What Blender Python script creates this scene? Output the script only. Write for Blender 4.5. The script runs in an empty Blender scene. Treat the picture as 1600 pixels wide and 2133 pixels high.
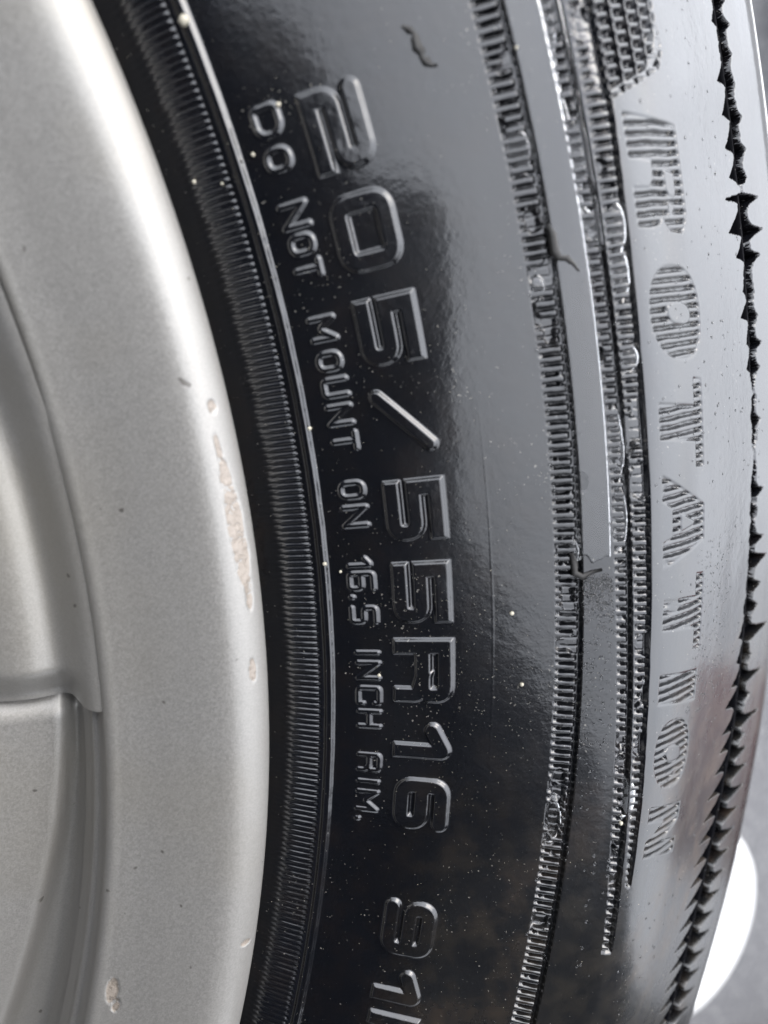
import bpy, bmesh, math, random
import numpy as np
from mathutils import Vector, Matrix
random.seed(7); rng = np.random.default_rng(7)
SC = bpy.context.scene
COL = SC.collection
MM = 0.001
HUB = 0.200                      # height of the wheel's outer face datum above the paving (wheel lies flat)

# ------------------------------------------------------------------ camera
YAW, PIT, ROL = 0.2702, -0.2515, 0.2157
CAM = np.array([210.3348, 0.0, 97.8942])           # mm, x right, y up the picture, z away from the wheel face
def cam_axes():
    cy, sy = math.cos(YAW), math.sin(YAW); cp, sp = math.cos(PIT), math.sin(PIT)
    f = np.array([sy*cp, sp, -cy*cp]); r0 = np.array([cy, 0, sy])
    d0 = np.cross(f, r0)
    if d0[1] > 0: d0 = -d0
    r = math.cos(ROL)*r0 + math.sin(ROL)*d0; d = -math.sin(ROL)*r0 + math.cos(ROL)*d0
    return r, d, f
cR, cD, cF = cam_axes()
cd = bpy.data.cameras.new('camera'); cam = bpy.data.objects.new('camera', cd); COL.objects.link(cam)
M = Matrix(((cR[0], -cD[0], -cF[0]), (cR[1], -cD[1], -cF[1]), (cR[2], -cD[2], -cF[2]))).to_4x4()
M.translation = Vector(CAM*MM) + Vector((0, 0, HUB))
cam.matrix_world = M
cd.sensor_fit = 'HORIZONTAL'; cd.sensor_width = 5.0; cd.lens = 5.0
cd.clip_start = 0.005; cd.clip_end = 500
cd.dof.use_dof = True; cd.dof.focus_distance = 0.114; cd.dof.aperture_fstop = 2.3
SC.camera = cam
SC.render.resolution_x = 768; SC.render.resolution_y = 1024

# ------------------------------------------------------------------ world, sun, exposure
SUN_EL, SUN_AZ = math.radians(42), math.radians(38)     # azimuth measured from +x towards +y
w = bpy.data.worlds.new('World'); SC.world = w; w.use_nodes = True
nt = w.node_tree; nt.nodes.clear()
def N(t, typ, **kw):
    n = t.nodes.new(typ)
    for k, v in kw.items():
        if k.startswith('i_'):
            key = k[2:].replace('_', ' ')
            n.inputs[int(key) if key.isdigit() else key].default_value = v
        else: setattr(n, k, v)
    return n
out = N(nt, 'ShaderNodeOutputWorld'); bg = N(nt, 'ShaderNodeBackground'); bg.inputs[1].default_value = 0.15
sky = N(nt, 'ShaderNodeTexSky', sky_type='NISHITA'); sky.sun_disc = False
sky.sun_elevation = SUN_EL; sky.sun_rotation = math.radians(90) - SUN_AZ
sky.dust_density = 4.0; sky.ozone_density = 1.0; sky.air_density = 1.0
tc = N(nt, 'ShaderNodeTexCoord')
cl = N(nt, 'ShaderNodeTexNoise'); cl.inputs['Scale'].default_value = 2.2; cl.inputs['Detail'].default_value = 5; cl.inputs['Roughness'].default_value = .55
nt.links.new(tc.outputs['Generated'], cl.inputs['Vector'])
cr = N(nt, 'ShaderNodeValToRGB'); cr.color_ramp.elements[0].position = .30; cr.color_ramp.elements[0].color = (.72, .72, .72, 1)
cr.color_ramp.elements[1].position = .60; cr.color_ramp.elements[1].color = (.97, .97, .97, 1)
nt.links.new(cl.outputs['Fac'], cr.inputs[0])
cloudc = N(nt, 'ShaderNodeMix', data_type='RGBA'); cloudc.inputs[6].default_value = (7.1, 7.4, 8.1, 1); cloudc.inputs[7].default_value = (8.8, 9.1, 9.7, 1)
nt.links.new(cl.outputs['Fac'], cloudc.inputs[0])
mixs = N(nt, 'ShaderNodeMix', data_type='RGBA')
nt.links.new(cr.outputs[0], mixs.inputs[0]); nt.links.new(sky.outputs[0], mixs.inputs[6]); nt.links.new(cloudc.outputs[2], mixs.inputs[7])
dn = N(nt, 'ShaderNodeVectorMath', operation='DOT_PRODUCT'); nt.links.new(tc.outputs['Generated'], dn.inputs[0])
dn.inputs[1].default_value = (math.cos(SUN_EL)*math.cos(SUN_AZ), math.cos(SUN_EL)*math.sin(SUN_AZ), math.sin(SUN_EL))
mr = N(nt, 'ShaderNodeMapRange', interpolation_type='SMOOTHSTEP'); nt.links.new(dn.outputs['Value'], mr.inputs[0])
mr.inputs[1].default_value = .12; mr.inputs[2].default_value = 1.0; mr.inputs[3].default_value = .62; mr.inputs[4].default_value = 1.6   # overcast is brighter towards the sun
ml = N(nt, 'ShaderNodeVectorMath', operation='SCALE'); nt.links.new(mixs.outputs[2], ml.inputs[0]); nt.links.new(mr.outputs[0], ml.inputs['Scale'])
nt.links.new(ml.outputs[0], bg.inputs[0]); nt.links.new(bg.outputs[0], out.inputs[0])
sl = bpy.data.lights.new('sun', 'SUN'); so = bpy.data.objects.new('sun', sl); COL.objects.link(so)
sl.energy = 0.8; sl.angle = math.radians(40); sl.color = (1, .97, .93)
sd = Vector((math.cos(SUN_EL)*math.cos(SUN_AZ), math.cos(SUN_EL)*math.sin(SUN_AZ), math.sin(SUN_EL)))
so.rotation_euler = sd.to_track_quat('Z', 'Y').to_euler()
SC.view_settings.view_transform = 'Standard'; SC.view_settings.look = 'None'
SC.view_settings.exposure = 1.08; SC.view_settings.gamma = 1.0; SC.view_settings.use_curve_mapping = False

# ------------------------------------------------------------------ helpers
def smooth(x, a=0.0, b=1.0):
    t = np.clip((x-a)/(b-a), 0, 1); return t*t*(3-2*t)
def vnoise(x, y, seed):                      # value noise, any arrays
    def h(i, j):
        n = (i*374761393 + j*668265263 + seed*982451653) & 0xffffffff
        n = ((n ^ (n >> 13))*1274126177) & 0xffffffff
        return ((n ^ (n >> 16)) & 0xffff)/65535.0
    xi = np.floor(x).astype(np.int64); yi = np.floor(y).astype(np.int64); fx = x-xi; fy = y-yi
    fx = fx*fx*(3-2*fx); fy = fy*fy*(3-2*fy)
    return (h(xi, yi)*(1-fx)+h(xi+1, yi)*fx)*(1-fy)+(h(xi, yi+1)*(1-fx)+h(xi+1, yi+1)*fx)*fy
def fbm(x, y, seed, o=3):
    s = 0; a = .5; t = 0
    for k in range(o):
        s = s+a*vnoise(x*2**k, y*2**k, seed+k*17); t += a; a *= .5
    return s/t
def mesh_np(name, V, F, mat, parent=None, normals=None, uv=None, attrs=None, smoothf=True):
    me = bpy.data.meshes.new(name)
    V = np.asarray(V, np.float32); F = np.asarray(F, np.int32); k = F.shape[1]
    me.vertices.add(len(V)); me.vertices.foreach_set('co', V.ravel())
    me.loops.add(F.size); me.loops.foreach_set('vertex_index', F.ravel())
    me.polygons.add(len(F)); me.polygons.foreach_set('loop_start', np.arange(0, F.size, k, dtype=np.int32))
    me.update(calc_edges=True)
    me.polygons.foreach_set('use_smooth', np.full(len(F), smoothf))
    if attrs:
        for an, av in attrs.items():
            a = me.attributes.new(an, 'FLOAT', 'POINT'); a.data.foreach_set('value', np.asarray(av, np.float32))
    me.update()
    if normals is not None: me.normals_split_custom_set_from_vertices(np.asarray(normals, np.float32).tolist() if len(V) < 50 else np.asarray(normals, np.float32))
    me.materials.append(mat)
    o = bpy.data.objects.new(name, me); COL.objects.link(o)
    if parent is not None: o.parent = parent
    return o
def bm_obj(name, bm, mat, parent=None, smoothf=True):
    me = bpy.data.meshes.new(name); bm.to_mesh(me); bm.free()
    for p in me.polygons: p.use_smooth = smoothf
    me.materials.append(mat); o = bpy.data.objects.new(name, me); COL.objects.link(o)
    if parent is not None: o.parent = parent
    return o
def tag(o, label=None, cat=None, group=None, kind=None):
    if label: o['label'] = label
    if cat: o['category'] = cat
    if group: o['group'] = group
    if kind: o['kind'] = kind
    return o

# ------------------------------------------------------------------ materials
def new_mat(name):
    m = bpy.data.materials.new(name); m.use_nodes = True; t = m.node_tree; t.nodes.clear()
    o = N(t, 'ShaderNodeOutputMaterial'); b = N(t, 'ShaderNodeBsdfPrincipled'); t.links.new(b.outputs[0], o.inputs[0])
    return m, t, b
def noise(t, src, scale, detail=3, rough=.5, dim='3D'):
    n = N(t, 'ShaderNodeTexNoise'); n.inputs['Scale'].default_value = scale; n.inputs['Detail'].default_value = detail; n.inputs['Roughness'].default_value = rough
    t.links.new(src, n.inputs['Vector']); return n.outputs['Fac']
def ramp(t, fac, stops):
    r = N(t, 'ShaderNodeValToRGB'); e = r.color_ramp.elements
    while len(e) < len(stops): e.new(.5)
    for i, (p, c) in enumerate(stops):
        e[i].position = p; e[i].color = (c, c, c, 1) if not isinstance(c, tuple) else (*c, 1)
    t.links.new(fac, r.inputs[0]); return r.outputs[0]
def math_(t, op, a, b=None, c=None):
    n = N(t, 'ShaderNodeMath', operation=op)
    for i, v in enumerate((a, b, c)):
        if v is None: continue
        if isinstance(v, (int, float)): n.inputs[i].default_value = v
        else: t.links.new(v, n.inputs[i])
    return n.outputs[0]
def mixc(t, fac, a, b):
    n = N(t, 'ShaderNodeMix', data_type='RGBA')
    for i, v in ((0, fac), (6, a), (7, b)):
        if isinstance(v, (int, float)): n.inputs[i].default_value = v
        elif isinstance(v, tuple): n.inputs[i].default_value = (*v, 1)
        else: t.links.new(v, n.inputs[i])
    return n.outputs[2]
def bump(t, h, strength, dist, prev=None):
    b = N(t, 'ShaderNodeBump'); b.inputs['Strength'].default_value = strength; b.inputs['Distance'].default_value = dist
    t.links.new(h, b.inputs['Height'])
    if prev is not None: t.links.new(prev, b.inputs['Normal'])
    return b.outputs[0]

def rubber(name, wet=1.0, base=(.004, .0045, .006)):
    m, t, b = new_mat(name); co = N(t, 'ShaderNodeTexCoord').outputs['Object']
    dirt = N(t, 'ShaderNodeAttribute', attribute_name='dirt').outputs['Fac']
    n1 = noise(t, co, 220, 4, .6); n2 = noise(t, co, 45, 3, .5); n3 = noise(t, co, 2600, 2, .5)
    patch = math_(t, 'MULTIPLY', dirt, ramp(t, n1, [(.42, 0.0), (.68, 1.0)]))
    mudc = mixc(t, ramp(t, n2, [(.4, 0.0), (.62, 1.0)]), (.030, .021, .011), (.070, .034, .010))
    col = mixc(t, math_(t, 'MULTIPLY', patch, .34), base, mudc)
    speck = ramp(t, math_(t, 'ADD', noise(t, co, 2300, 2, .5), math_(t, 'MULTIPLY', noise(t, co, 70, 3, .6), .30)), [(.875, 0.0), (.915, 1.0)])
    col = mixc(t, math_(t, 'MULTIPLY', speck, .45), col, (.35, .33, .29))
    col = mixc(t, math_(t, 'MULTIPLY', math_(t, 'POWER', dirt, 2.0), math_(t, 'MULTIPLY', n1, .30)), col, (.060, .056, .042))
    t.links.new(col, b.inputs['Base Color'])
    r = ramp(t, n2, [(.35, .10 if wet else .55), (.65, .20 if wet else .7)])
    r = math_(t, 'ADD', r, math_(t, 'MULTIPLY', patch, .08))
    r = math_(t, 'ADD', r, math_(t, 'MULTIPLY', dirt, .14))
    t.links.new(r, b.inputs['Roughness'])
    b.inputs['IOR'].default_value = 1.6 if wet else 1.12
    if wet:
        b.inputs['Coat Weight'].default_value = 1.0; t.links.new(math_(t, 'ADD', .06, math_(t, 'MULTIPLY', dirt, .14)), b.inputs['Coat Roughness']); t.links.new(math_(t, 'SUBTRACT', 1.0, math_(t, 'MULTIPLY', dirt, .35)), b.inputs['Coat Weight']); b.inputs['Coat IOR'].default_value = 1.42
    h1 = noise(t, co, 700, 3, .55)
    nn = bump(t, h1, .25, .00012)
    nn = bump(t, n3, .25, .00004, nn)
    t.links.new(nn, b.inputs['Normal'])
    if wet: 
        nc = bump(t, h1, .12, .00010); t.links.new(nc, b.inputs['Coat Normal'])
    return m
M_RUB = rubber('wet_rubber')
M_DRY = rubber('groove_rubber', 0.0, (.002, .002, .003))

def silver(name):
    m, t, b = new_mat(name); co = N(t, 'ShaderNodeTexCoord').outputs['Object']
    sc = N(t, 'ShaderNodeAttribute', attribute_name='scuff').outputs['Fac']
    v = N(t, 'ShaderNodeTexVoronoi'); v.inputs['Scale'].default_value = 5200; t.links.new(co, v.inputs['Vector'])
    sepc = N(t, 'ShaderNodeSeparateColor'); t.links.new(v.outputs['Color'], sepc.inputs[0])
    fl = sepc.outputs[0]
    n1 = noise(t, co, 30, 3, .5); n2 = noise(t, co, 900, 3, .6)
    base = mixc(t, fl, (.275, .265, .247), (.315, .304, .284))
    film = ramp(t, n1, [(.45, 0.0), (.7, 1.0)])
    base = mixc(t, math_(t, 'MULTIPLY', film, .35), base, (.265, .24, .19))
    sn = math_(t, 'MULTIPLY', sc, ramp(t, n2, [(.36, .35), (.55, 1.0)]))
    scc = mixc(t, n2, (.16, .13, .10), (.34, .30, .26))
    col = mixc(t, ramp(t, sn, [(.35, 0.0), (.5, 1.0)]), base, scc)
    pits = ramp(t, noise(t, co, 520, 1, .5), [(.20, 1.0), (.235, 0.0)])
    col = mixc(t, math_(t, 'MULTIPLY', pits, .8), col, (.10, .09, .08))
    t.links.new(col, b.inputs['Base Color'])
    met = math_(t, 'SUBTRACT', .50, math_(t, 'MULTIPLY', sn, .45)); t.links.new(met, b.inputs['Metallic'])
    t.links.new(math_(t, 'ADD', .42, math_(t, 'MULTIPLY', fl, .10)), b.inputs['Roughness'])
    b.inputs['Coat Weight'].default_value = .35; b.inputs['Coat Roughness'].default_value = .18
    # metallic flakes tilt individually
    vn = N(t, 'ShaderNodeVectorMath', operation='SUBTRACT'); t.links.new(v.outputs['Color'], vn.inputs[0]); vn.inputs[1].default_value = (.5, .5, .5)
    vs = N(t, 'ShaderNodeVectorMath', operation='SCALE'); t.links.new(vn.outputs[0], vs.inputs[0]); vs.inputs['Scale'].default_value = .055
    hb = bump(t, sn, .5, .00025)
    va = N(t, 'ShaderNodeVectorMath', operation='ADD'); t.links.new(hb, va.inputs[0]); t.links.new(vs.outputs[0], va.inputs[1])
    vz = N(t, 'ShaderNodeVectorMath', operation='NORMALIZE'); t.links.new(va.outputs[0], vz.inputs[0])
    t.links.new(vz.outputs[0], b.inputs['Normal'])
    return m
M_SIL = silver('silver_paint')

def simple(name, col, rough=.5, nscale=60, var=.15, bstr=.2, bdist=.001, metallic=0.0):
    m, t, b = new_mat(name); co = N(t, 'ShaderNodeTexCoord').outputs['Object']
    n = noise(t, co, nscale, 4, .6)
    c = mixc(t, n, tuple(x*(1-var) for x in col), tuple(min(1, x*(1+var)) for x in col))
    t.links.new(c, b.inputs['Base Color']); b.inputs['Roughness'].default_value = rough; b.inputs['Metallic'].default_value = metallic
    t.links.new(bump(t, n, bstr, bdist), b.inputs['Normal']); return m
M_WHITE = simple('white_plastic', (.80, .80, .79), .35, 40, .03, .05)
M_GRAIN = simple('pale_grit', (.42, .39, .31), .7, 900, .3, .4, .0002)
M_CLOTH = simple('dark_jacket', (.007, .008, .010), .9, 90, .3, .4)
M_SKIN = simple('skin', (.45, .28, .2), .55, 80, .08, .1)
M_PHONE = simple('phone_shell', (.012, .012, .014), .3, 50, .1, .02)
M_STEM = simple('dark_debris', (.010, .009, .008), .6, 900, .4, .5, .0002)
def asphalt():
    m, t, b = new_mat('asphalt'); co = N(t, 'ShaderNodeTexCoord').outputs['Object']
    n = noise(t, co, 14, 5, .6); v = noise(t, co, 260, 3, .6)
    c = mixc(t, n, (.07, .07, .076), (.12, .12, .125)); c = mixc(t, ramp(t, v, [(.5, 0.0), (.7, 1.0)]), c, (.21, .21, .21))
    t.links.new(c, b.inputs['Base Color']); b.inputs['Roughness'].default_value = .75
    t.links.new(bump(t, v, .6, .002), b.inputs['Normal']); return m
M_ASPH = asphalt()
def water():
    m, t, b = new_mat('water'); b.inputs['Base Color'].default_value = (1, 1, 1, 1)
    b.inputs['Transmission Weight'].default_value = 1; b.inputs['IOR'].default_value = 1.33; b.inputs['Roughness'].default_value = .02
    return m
M_WATER = water()

# ------------------------------------------------------------------ ground
SLOPE = math.tan(math.radians(13))
def ground_z(x):                              # level under the wheel, falling away beyond its right side
    k = .06; u = (x-.22)/k
    return -SLOPE*k*(u if u > 30 else math.log1p(math.exp(u)))
bm = bmesh.new()
xs = [-30, -12, -5, -2, -1, -.5, -.2]+[i*.03 for i in range(0, 26)]+[1, 1.5, 2.5, 5, 10, 20, 30]; ys = [-30, -12, -5, -2, -1, -.5, 0, .5, 1, 2, 5, 12, 30]
gv = [[bm.verts.new((x, y, ground_z(x))) for y in ys] for x in xs]
for i in range(len(xs)-1):
    for j in range(len(ys)-1): bm.faces.new((gv[i][j], gv[i+1][j], gv[i+1][j+1], gv[i][j+1]))
tag(bm_obj('ground', bm, M_ASPH), kind='structure')

# ------------------------------------------------------------------ tyre surface of revolution
KN = np.array([(221.5,-7.0),(225,-4.3),(230,-1.5),(237,1.7),(246,5.6),(254,8.7),(262,11.5),(267,13.1),(271,13.9),(276,12.6),(282,9.9),(289,6.0),(297,1.4),(304.5,-2.8),(311,-6.1),(316.5,-9.2),(320.4,-12.8),(322.8,-18),(323.6,-26),(324,-40),(324,-80)])
seg = np.hypot(*np.diff(KN, axis=0).T); SS = np.concatenate([[0], np.cumsum(seg)])
def spline(s):
    s = np.asarray(s, float); i = np.clip(np.searchsorted(SS, s)-1, 0, len(SS)-2)
    m = np.empty_like(KN)
    m[1:-1] = (KN[2:]-KN[:-2])/(SS[2:]-SS[:-2])[:, None]; m[0] = (KN[1]-KN[0])/seg[0]; m[-1] = (KN[-1]-KN[-2])/seg[-1]
    h = (SS[i+1]-SS[i]); t = (s-SS[i])/h; t = t[..., None]; hh = h[..., None]
    return (2*t**3-3*t**2+1)*KN[i]+(t**3-2*t**2+t)*hh*m[i]+(-2*t**3+3*t**2)*KN[i+1]+(t**3-t**2)*hh*m[i+1]
def frame(s):
    p = spline(s); d = spline(np.asarray(s)+1e-3)-spline(np.asarray(s)-1e-3); d /= np.linalg.norm(d, axis=-1, keepdims=True)
    return p, np.stack([-d[..., 1], d[..., 0]], -1)
def surf(th, s, off):                       # -> metres
    p, n = frame(s); r = p[..., 0]+off*n[..., 0]; a = p[..., 1]+off*n[..., 1]
    return np.stack([r*np.cos(th)*MM, r*np.sin(th)*MM, a*MM+HUB], -1)

wheel = bpy.data.objects.new('car_wheel', None); COL.objects.link(wheel); wheel.location = (0, 0, 0)
tag(wheel, 'car wheel with wet black tyre on a scuffed silver alloy rim, filling the picture', 'car wheel')

TH0, TH1 = -37.0, 14.0
def steps(*segs):
    o = [segs[0][0]]
    for a, b, st in segs:
        n = max(1, round((b-a)/st)); o += list(np.linspace(a, b, n+1)[1:])
    return np.array(o)
sv = steps((0, 1, .5), (1, 8.6, .3), (8.6, 11.6, .13), (11.6, 13, .35), (13, 28.6, .16), (28.6, 32.4, .6), (32.4, 34, .1), (34, 41, .7), (41, 56, .15), (56, 70.4, .2), (70.4, 79, .7), (79, 106, .22), (106, 110, .6), (110, 124, 1.5), (124, 164, 8))
tv = np.radians(np.arange(TH0, TH1+1e-6, .03))
NT, NS = len(tv), len(sv)
Tg, Sg = np.meshgrid(np.degrees(tv), sv, indexing='ij')   # degrees, mm
H = np.zeros((NT, NS)); ID = np.zeros((NT, NS), np.int32)   # id by cell-corner, resolved per face
REG = []                                                    # id -> (name, material)
def region(name, mat=None):
    REG.append((name, mat or M_RUB)); return len(REG)
# gentle moulding unevenness
H += .10*(fbm(Tg*.35, Sg*.07, 3, 2)-.5)
Rg = np.interp(Sg, np.linspace(0, 160, 400), spline(np.linspace(0, 160, 400))[:, 0])
ARC = Rg*math.pi/180                                        # mm per degree

# --- bead ribs: radial fins next to the rim
PIT_R = .2115
def trap(ph, duty, ed):          # periodic trapezoid, ph in cycles
    f = ph-np.floor(ph); d = np.abs(f-.5)
    return 1-smooth(d, duty/2-ed/2, duty/2+ed/2)
env = smooth(Sg, 1.0, 2.2)*(1-smooth(Sg, 8.2, 8.8))
phr = Tg/PIT_R + .10*vnoise(Tg*4, Sg*0, 5)
H += env*(.03+.19*smooth(Sg, 2, 6))*(trap(phr, .5, .42)-.5)
# worn / smeared ends
H += env*.06*(fbm(Tg*3, Sg*.6, 31, 2)-.5)
ribk = np.floor(phr).astype(int); inrib = (Sg > 1.0) & (Sg < 8.8)
# --- raised line around the bead
RING = 10.15 + .25*np.sin(np.radians(Tg*6+40)) + .05*(fbm(Tg*2, Tg*0, 8, 2)-.5)
H += .58*(1-smooth(np.abs(Sg-RING), .30, .78))
H -= .10*(1-smooth(np.abs(Sg-(RING-1.35)), .2, .7))
# --- hair line
H += .009*smooth(-Tg, 2, 6)*(1-smooth(-Tg, 12, 16))*(1-smooth(np.abs(Sg-(33.1+.3*np.sin(np.radians(Tg*5)))), .05, .2))

# --- lettering -------------------------------------------------------------
def fil(pts, r, closed=False, n=6):
    """centre line with rounded corners -> list of (a, b, square end at a, square end at b); r may be one number or one per point"""
    P = [np.array(p, float) for p in pts]; L = len(P); o = []; sq = []
    rr = r if isinstance(r, (list, tuple)) else [r]*L
    for i in range(L):
        k0 = rr[i]
        if (not closed and i in (0, L-1)) or k0 == 0: o.append(P[i]); sq.append(k0 == 0); continue
        a, b, c = P[i-1], P[i], P[(i+1) % L]
        u = a-b; v = c-b; lu, lv = np.linalg.norm(u), np.linalg.norm(v); k = min(k0, lu*.5, lv*.5)
        A = b+u/lu*k; C = b+v/lv*k
        for j in range(n+1):
            t = j/n; o.append((1-t)**2*A+2*t*(1-t)*b+t*t*C); sq.append(False)
    if closed: o.append(o[0]); sq.append(sq[0])
    return [(o[i], o[i+1], sq[i], sq[i+1]) for i in range(len(o)-1)]
def glyph(ch, w, h, r):
    """centre-line strokes in a w x h box (mm); u to the right, v up"""
    m = h/2; q = 0 if r > 1 else r
    G = {
     '0': [([(0, 0), (w, 0), (w, h), (0, h)], r, 1)], 'D': [([(0, 0), (w*.75, 0), (w, h*.25), (w, h*.75), (w*.75, h), (0, h)], r, 1)],
     'O': [([(0, 0), (w, 0), (w, h), (0, h)], r*2.2, 1)],
     '2': [([(0, h), (w, h), (w, m), (0, m), (0, 0), (w, 0)], [r, r, r, r, 0, 0] if r > 1 else r, 0)],
     '5': [([(w, h), (0, h), (0, m), (w, m), (w, 0), (0, 0)], [0, 0, 0, r, r, 0] if r > 1 else r, 0)],
     '/': [([(0, 0), (w, h)], r, 0)],
     'R': [([(0, 0), (0, h), (w, h), (w, m), (0, m)], [0, 0, 1.4, 1.4, 0] if r > 1 else r, 0), ([(w*.62, m), (w, m*.75), (w, 0)], [0, .6, 0] if r > 1 else r, 0)],
     '1': [([(w, 0), (w, h), (w*.05, h*.72)], [0, .5, .1] if r > 1 else r, 0)],
     '6': [([(w, h), (0, h), (0, 0), (w, 0), (w, m), (0, m)], r, 0)],
     '9': [([(0, 0), (w, 0), (w, h), (0, h), (0, m), (w, m)], r, 0)],
     'H': [([(0, 0), (0, h)], q, 0), ([(w, 0), (w, h)], q, 0), ([(0, m), (w, m)], q, 0)],
     'N': [([(0, 0), (0, h)], r, 0), ([(0, h), (w, 0)], r, 0), ([(w, 0), (w, h)], r, 0)],
     'T': [([(0, h), (w, h)], r, 0), ([(w/2, 0), (w/2, h)], r, 0)],
     'M': [([(0, 0), (0, h)], r, 0), ([(0, h), (w/2, h*.35), (w, h)], r, 0), ([(w, h), (w, 0)], r, 0)],
     'U': [([(0, h), (0, 0), (w, 0), (w, h)], r, 0)], 'I': [([(w/2, 0), (w/2, h)], r, 0)],
     'C': [([(w, h*.78), (w, h), (0, h), (0, 0), (w, 0), (w, h*.22)], r, 0)],
     '.': [([(w/2, 0), (w/2, h)], r, 0)]}[ch]
    return [fil(p, rad, bool(c)) for p, rad, c in G]
def sdf(X, Y, lines):
    D = np.full(X.shape, 1e9)
    for L in lines:
        for a, b, qa, qb in L:
            d = b-a; l = math.hypot(d[0], d[1])
            if l < 1e-6: continue
            ux, uy = d/l
            al = (X-a[0])*ux+(Y-a[1])*uy; pe = np.abs(-(X-a[0])*uy+(Y-a[1])*ux)
            e0 = np.maximum(-al, 0); e1 = np.maximum(al-l, 0)
            d0 = np.maximum(pe, e0) if qa else np.hypot(pe, e0)
            d1 = np.maximum(pe, e1) if qb else np.hypot(pe, e1)
            D = np.minimum(D, np.where(e0 > 0, d0, np.where(e1 > 0, d1, pe)))
    return D
def poly_sdf(X, Y, polys):
    D = np.full(X.shape, 1e9); ins = np.zeros(X.shape, bool)
    for P in polys:
        P = np.array(P, float); Q = np.roll(P, -1, 0)
        D = np.minimum(D, sdf(X, Y, [[(a, b, False, False) for a, b in zip(P, Q)]]))
        for a, b in zip(P, Q):
            if a[1] == b[1]: continue
            c_ = (a[1] > Y) != (b[1] > Y); ins ^= c_ & (X < (b[0]-a[0])*(Y-a[1])/(b[1]-a[1])+a[0])
    return np.where(ins, -D, D)
def el(cx, cy, rx, ry, p=2.4): return [(cx+rx*np.sign(math.cos(t))*abs(math.cos(t))**(2/p), cy+ry*np.sign(math.sin(t))*abs(math.sin(t))**(2/p)) for t in np.linspace(0, 2*math.pi, 41)[:-1]]
BLOCK = {'R': [[(0, 0), (0, 1), (.80, 1), (.93, .95), (1, .85), (1, .60), (.93, .50), (.86, .45), (.95, .38), (1, .25), (1, 0), (.66, 0), (.64, .26), (.56, .36), (.38, .38), (.38, 0)], [(.44, .58), (.44, .82), (.62, .82), (.68, .78), (.68, .63), (.62, .58)]],
 'O': [el(.5, .5, .5, .5), el(.5, .52, .13, .25)],
 'T': [[(0, .80), (0, 1), (1, 1), (1, .80), (.70, .80), (.70, 0), (.31, 0), (.31, .80)]],
 'A': [[(0, 0), (.31, 1), (.70, 1), (1, 0), (.73, 0), (.67, .2), (.34, .2), (.26, 0)], [(.39, .36), (.48, .72), (.53, .72), (.61, .36)]],
 'I': [[(0, 0), (0, 1), (1, 1), (1, 0)]],
 'N': [[(0, 0), (0, 1), (.32, 1), (.72, .48), (.72, 1), (1, 1), (1, 0), (.70, 0), (.28, .55), (.28, 0)]]}
def stamp(ch, t0, t1, s0, s1, hw, bev, height, rad, name='letter', skew=0.0, post=None, halo=False):
    """t0 > t1 in degrees: reading runs clockwise"""
    pad = 1.6
    i0 = np.searchsorted(tv, math.radians(t1-.5)); i1 = np.searchsorted(tv, math.radians(t0+.5))
    j0 = np.searchsorted(sv, s0-pad); j1 = np.searchsorted(sv, s1+pad)
    T = Tg[i0:i1, j0:j1]; S = Sg[i0:i1, j0:j1]; rm = Rg[0, (j0+j1)//2]*math.pi/180
    X = (t0-T)*rm - hw + skew*((S-s0)/(s1-s0)-.5); Y = S-s0-hw
    W = (t0-t1)*rm-2*hw; Hh = (s1-s0)-2*hw
    D = sdf(X, Y, glyph(ch, max(W, 0.01), max(Hh, .01), rad)) if post is None else poly_sdf(X+hw, Y+hw, [[(a*(W+2*hw), b*(s1-s0)) for a, b in P] for P in BLOCK[ch]])+hw
    rid = region(name)
    m = D < hw+bev*.5
    prof = 1-smooth(D, hw-bev*.6, hw+bev*.4)
    if post is None:
        H[i0:i1, j0:j1] += height*prof
        H[i0:i1, j0:j1] += .03*prof*(fbm(T*3, S*.8, 77, 2)-.5)
        if halo: H[i0:i1, j0:j1] += .05*(1-smooth(np.abs(D-hw-.85), .05, .3)) 
    else:
        post(i0, i1, j0, j1, D, prof, T, S)
    ID[i0:i1, j0:j1][m] = rid
BIG = [('2',6.17,3.98,19.4,26.8),('0',3.32,1.18,19.37,27.1),('5',0.39,-1.58,19.47,27.27),('/',-2.31,-4.33,19.38,27.2),('5',-5.18,-7.13,19.38,27.33),('5',-7.87,-9.90,19.43,27.25),('R',-10.46,-12.67,19.13,27.39),('1',-13.37,-14.68,19.17,27.40),('6',-15.42,-17.28,19.65,27.49),('9',-20.00,-22.07,20.03,27.69),('1',-22.60,-23.91,20.12,27.5),('H',-24.37,-26.2,20.41,28.1)]
for ch, t0, t1, s0, s1 in BIG:
    stamp(ch, t0, t1, s0, s1, 1.11 if ch != '/' else .85, .52, .52, 1.5)
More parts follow.
